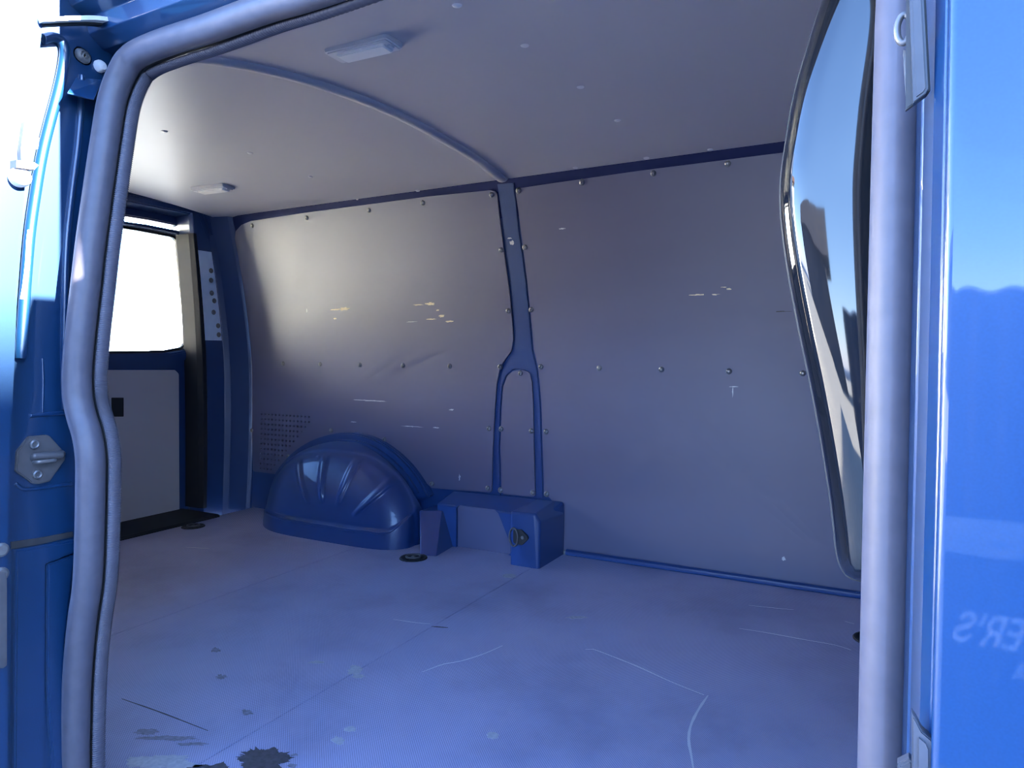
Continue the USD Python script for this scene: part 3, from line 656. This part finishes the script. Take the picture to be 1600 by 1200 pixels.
part('edge_seal', sweep(smooth_path([on_x(px, py, XD + .004) for px, py in [(47, 360), (45, 376), (43, 410), (39, 445), (35, 468)]], 6), circ(.003, 10), out=(1, 0, 0)), STEELBRIGHT, sd_, smooth=True, label='pale trim strip on the door edge')
def dpoly(pts, t, mat, nm, x=XD, bevel=.002, label=None):
    part(nm, slab(Polygon([tuple(on_x(px, py, x)[1:]) for px, py in pts]).buffer(0), t, warp=x_warp(x), bevel=bevel), mat, sd_, label=label)
dpoly([(33, 192), (48, 190), (47, 214), (56, 217), (54, 234), (47, 236), (44, 248), (42, 255), (28, 256), (27, 235)], .010, STEEL, 'latch_bracket', label='steel latch bracket')
dpoly([(16, 252), (44, 256), (51, 260), (44, 268), (16, 264)], .016, STEEL, 'latch_lever')
g = on_x(28, 278, XD)
part('latch_roller', aim(lathe([(.0001, .012), (.010, .012), (.0125, .009), (.0125, 0)][::-1], 24), g, (1, 0, .1)), WHITEPL, sd_, smooth=40, label='pale round latch roller')
dpoly([(-6, 893), (6, 893), (8, 905), (8, 1038), (2, 1043), (-6, 1043)], .006, DARKSTEEL, 'lock_plate', label='dark steel lock plate')
for p_ in ((1, 859), (1, 897)):
    part('lock_bolt', aim(lathe([(.0001, .005), (.006, .005), (.009, .0025), (.009, 0)][::-1], 18), on_x(*p_, XD), (1, 0, 0)), STEEL, sd_, smooth=40)

gr = thing('guide_rail', 'bright metal end strip of the upper door guide at the roof corner', 'guide rail')
rail_pts = smooth_path([on_x(px, py, -1.0) for px, py in [(60, 33), (100, 31), (140, 30), (172, 33)]], 6)
part('strip', sweep(rail_pts, np.array([[-.0028, -.01], [.0028, -.01], [.0028, .01], [-.0028, .01]]), out=(1, 0, 0)), STEELBRIGHT, gr, smooth=False)
part('strip_shade', sweep(rail_pts + np.array([-.010, 0, -.0042]), np.array([[-.0014, -.006], [.0014, -.006], [.0014, .006], [-.0014, .006]]), out=(1, 0, 0)), BLACKPLAST, gr, smooth=False)  # thin dark line painting in the shade below the bright strip

# ================================================================== STRIKER on the rear jamb
st = thing('door_striker', 'dark steel striker plate with two bolts and a loop on the rear jamb', 'striker')
XS = XJ
sp = Polygon([tuple(on_x(px, py, XS)[1:]) for px, py in [(42, 682), (70, 679), (75, 681), (100, 708), (99, 718), (75, 752), (58, 756), (48, 755), (22, 736), (24, 705)]])
part('plate', slab(rnd(sp, .003), .006, warp=x_warp(XS - .001), bevel=.002), DARKSTEEL, st)
BOLT = lathe([(.0001, .001), (.0028, .001), (.003, .0035), (.0045, .0045), (.0062, .003), (.0066, 0)][::-1], 18)
for p_ in ((53, 694), (57.5, 741)):
    part('bolt', aim(BOLT, on_x(*p_, XS + .005), (1, 0, 0)), STEEL, st, smooth=40)
h0, h1 = on_x(52, 716, XS + .004), on_x(94, 712, XS + .004)
part('hood', man_tm(m3.Manifold.batch_hull([m3.Manifold.sphere(.005, 14).translate(list(map(float, p))) for p in (h0 + [.004, 0, .003], h1 + [.004, 0, .003], h0 + [-.002, 0, -.001], h1 + [-.002, 0, -.001], h1 + [.007, -.003, .002])])), DARKSTEEL, st, smooth=45)
l0, l1 = on_x(58, 722, XS + .012), on_x(87, 719, XS + .012)
part('loop', sweep(smooth_path([l0 + [-.012, 0, 0], l0 + [-.003, 0, 0], l0 + [.001, (l1 - l0)[1] * .15, 0], l1 + [.001, -(l1 - l0)[1] * .15, 0], l1 + [-.003, 0, 0], l1 + [-.012, 0, 0]], 6), circ(.0028, 12), out=(0, 0, 1)), STEEL, st, smooth=True, label='bright steel striker loop')

# ================================================================== FRONT DOOR (only its rear edge in view)
fd = thing('front_door', 'glossy blue rear edge of the closed front passenger door at the right', 'front door')
def fd_plan():
    a = np.linspace(0, np.pi / 2, 9)
    r = .004
    edge_ = [(.0225 + r - r * math.cos(t), -.946 + 0 - r * math.sin(t)) for t in a]
    curve = [(x, -.950 - .0012 * (1 - math.exp(-(x - .0265) / .09))) for x in np.linspace(.03, .30, 24)] + [(x, -.9512) for x in (.5, .8, 1.15)]
    return [(.0225, -.905)] + edge_ + curve + [(1.15, -.905)]
pl_ = np.array(fd_plan())
zs = np.concatenate([np.linspace(-.45, .65, 23), np.linspace(.70, 1.32, 14)])
P = np.stack([np.stack([pl_[:, 0], pl_[:, 1] + .10 * (max(z - .77, 0) / .55) ** 1.5, np.full(len(pl_), z)], 1) for z in zs])
wob = 0
Pc = np.concatenate([P, P[:, :1]], 1)
sh = grid_mesh(Pc, True)
sh.fix_normals()
part('door_skin', sh, PAINT, fd, smooth=True)

# ================================================================== CATCH and covers on the front pillar
ct = thing('door_catch', 'grey metal ring catch beside the grey cover at the upper front pillar', 'door catch')
YC = -.872
cover_px = [(1420, -20), (1443, -20), (1451, 138), (1446, 146), (1432, 156), (1427, 160)]
def cpoly(pts, y, t, mat, nm, parent, bevel=.001, label=None):
    q = Polygon([tuple(on_y(px, py, y)[[0, 2]]) for px, py in pts]).buffer(0)
    part(nm, slab(q, t, warp=lambda p: np.stack([p[:, 0], y + t - p[:, 2], p[:, 1]], 1), bevel=bevel), mat, parent, label=label)
cpoly([(1416, -22), (1446, -22), (1454, 139), (1448, 148), (1433, 159), (1415, 172)], YC - .030, .004, DARKRUB, 'cover_gasket', ct)
cpoly(cover_px, YC - .036, .008, GREYPL, 'cover', ct, .002, label='grey plastic cover with a slanted lower end')
cpoly([(1411, 75), (1421, 78), (1427, 158), (1417, 165)], YC - .016, .012, STEEL, 'link', ct, .003)
rc = on_y(1412.5, 45, YC - .022)
a = np.linspace(0, 2 * np.pi, 32, endpoint=False)
part('ring', sweep(np.stack([rc[0] + .0038 * np.cos(a), np.full(32, rc[1]), rc[2] + .0085 * np.sin(a)], 1), circ(.0021, 10), closed=True), STEEL, ct, smooth=True, label='oval steel ring')
lg = thing('lower_guide_cover', 'grey plastic guide cover at the foot of the front pillar', 'cover')
cpoly([(1425, 1118), (1432, 1128), (1441, 1146), (1456, 1159), (1461, 1172), (1461, 1260), (1425, 1260)], -.948, .010, GREYPL, 'body', lg, .004)
cpoly([(1402, 1195), (1420, 1186), (1428, 1192), (1428, 1260), (1402, 1260)], -.930, .008, GREYPL, 'foot', lg, .002)

# ================================================================== OUTSIDE: ground and the things mirrored in the paint, plus blocks added for the light
ASPH = noisy('yard_paving', (.33, .32, .30), (.38, .37, .345), 3.0, rough=.9, bump=.3, bscale=60)
top('ground', slab(sbox(-60, -60, 60, 60), .05, warp=z_warp(-.62)), ASPH, 'sunlit grey-beige yard paving around the van', 'ground', kind='structure')
DARKBLUE = simple('dark_fence', (.012, .03, .07), .5)
BAND = simple('pale_band', (.42, .52, .60), .6)
LETTER0 = simple('pale_cap', (.75, .75, .76), .6)
hd = thing('sign_board', 'dark blue sign board with pale band and slanted lettering mirrored in the front door', 'sign board')
part('board', grid_mesh(np.stack([np.stack([np.full(2, x), np.full(2, -3.0 + .008 * math.sin(x * 80)), np.array([-.57, .91 + .008 * math.sin(x * 55)])], 1) for x in np.linspace(.02, 1.5, 180)]), True), DARKBLUE, hd, smooth=True)
part('board_back', bx(.02, 1.5, -3.07, -3.012, -.57, .89), DARKBLUE, hd)
part('cap', sweep(np.stack([np.linspace(.02, 1.5, 180), np.full(180, -2.992), .915 + .008 * np.sin(np.linspace(.02, 1.5, 180) * 55)], 1), circ(.007, 8), out=(0, -1, 0)), LETTER0, hd, smooth=True, label='pale wavy cap of the board')
part('band', bx(.02, 1.5, -2.990, -2.984, .10, .21), BAND, hd)
LETTER = simple('pale_lettering', (.85, .88, .92), .6)
def lettering(s, h, x_right, z, name):
    m = meshkit.text_mesh(s, h, .004, bold=True)
    v = m.vertices.copy()
    v[:, 0] = v[:, 0] * .68 - v[:, 1] * .30
    v[:, 0] -= v[:, 0].min(); w = v[:, 0].max()
    # the board faces +y; reading direction seen from the van is towards -x
    m.vertices = np.stack([x_right + w - v[:, 0], -2.986 + v[:, 2], z + v[:, 1]], 1)
    part(name, m, LETTER, hd, smooth=False)
lettering("ER'S", .092, .122, -.165, 'lettering')
lettering("ISE", .042, .285, -.245, 'lettering')
BARN = noisy('barn_boards', (.03, .032, .045), (.06, .055, .06), 1.5, rough=.9)
bn = thing('barn', 'dark low building far across the yard, mirrored in the black partition', 'building')
part('wall', bx(-22, -.4, -31, -25, -.6, 4.2), BARN, bn)
part('roof', man_tm(m3.Manifold.extrude(m3.CrossSection([[(-31.6, 4.1), (-24.4, 4.1), (-28, 6.2)]]), 22.4)).apply_transform(np.array([[0, 0, 1, -22.4], [1, 0, 0, 0], [0, 1, 0, 0], [0, 0, 0, 1.0]])), BARN, bn)

HOUSEW = noisy('house_render', (.66, .64, .60), (.74, .72, .68), 1.2, rough=.95)
ROOFT = noisy('house_roof', (.10, .06, .05), (.16, .09, .07), 4.0, rough=.9)
hs = thing('house', 'rendered two-storey house ahead of the van whose roof shades the yard', 'building')
part('wall', bx(10.0, 17, -9.5, 8.0, -.6, 5.4), HOUSEW, hs)
part('roof', man_tm(m3.Manifold.extrude(m3.CrossSection([[(9.6, 5.3), (17.4, 5.3), (13.5, 8.1)]]), 18.3)).apply_transform(np.array([[1, 0, 0, 0], [0, 0, 1, -9.9], [0, 1, 0, 0], [0, 0, 0, 1.0]])), ROOFT, hs)

CREAM = noisy('added_cream', (.74, .69, .57), (.80, .75, .63), 1.0, rough=.95)
ga = thing('added_garage', 'unseen cream block added behind the van to bounce sun through the rear window', 'building')  # added out of view as a sunlit reflector for the rear window and interior
part('wall', bx(-12, -7.5, -4.4, 2.6, -.6, 2.7), CREAM, ga)
part('roof', bx(-12.3, -7.2, -4.6, 2.8, 2.7, 2.9, .03), ROOFT, ga)

ws = thing('added_workshop', 'unseen dark block added across the yard to hold back the bright horizon', 'building')  # added out of view to block bright horizon light from the right
part('wall', bx(5, 40, -30, -23, -.6, 4.6), BARN, ws)
part('roof', bx(4.6, 40.4, -30.4, -22.6, 4.6, 4.9, .05), ROOFT, ws)
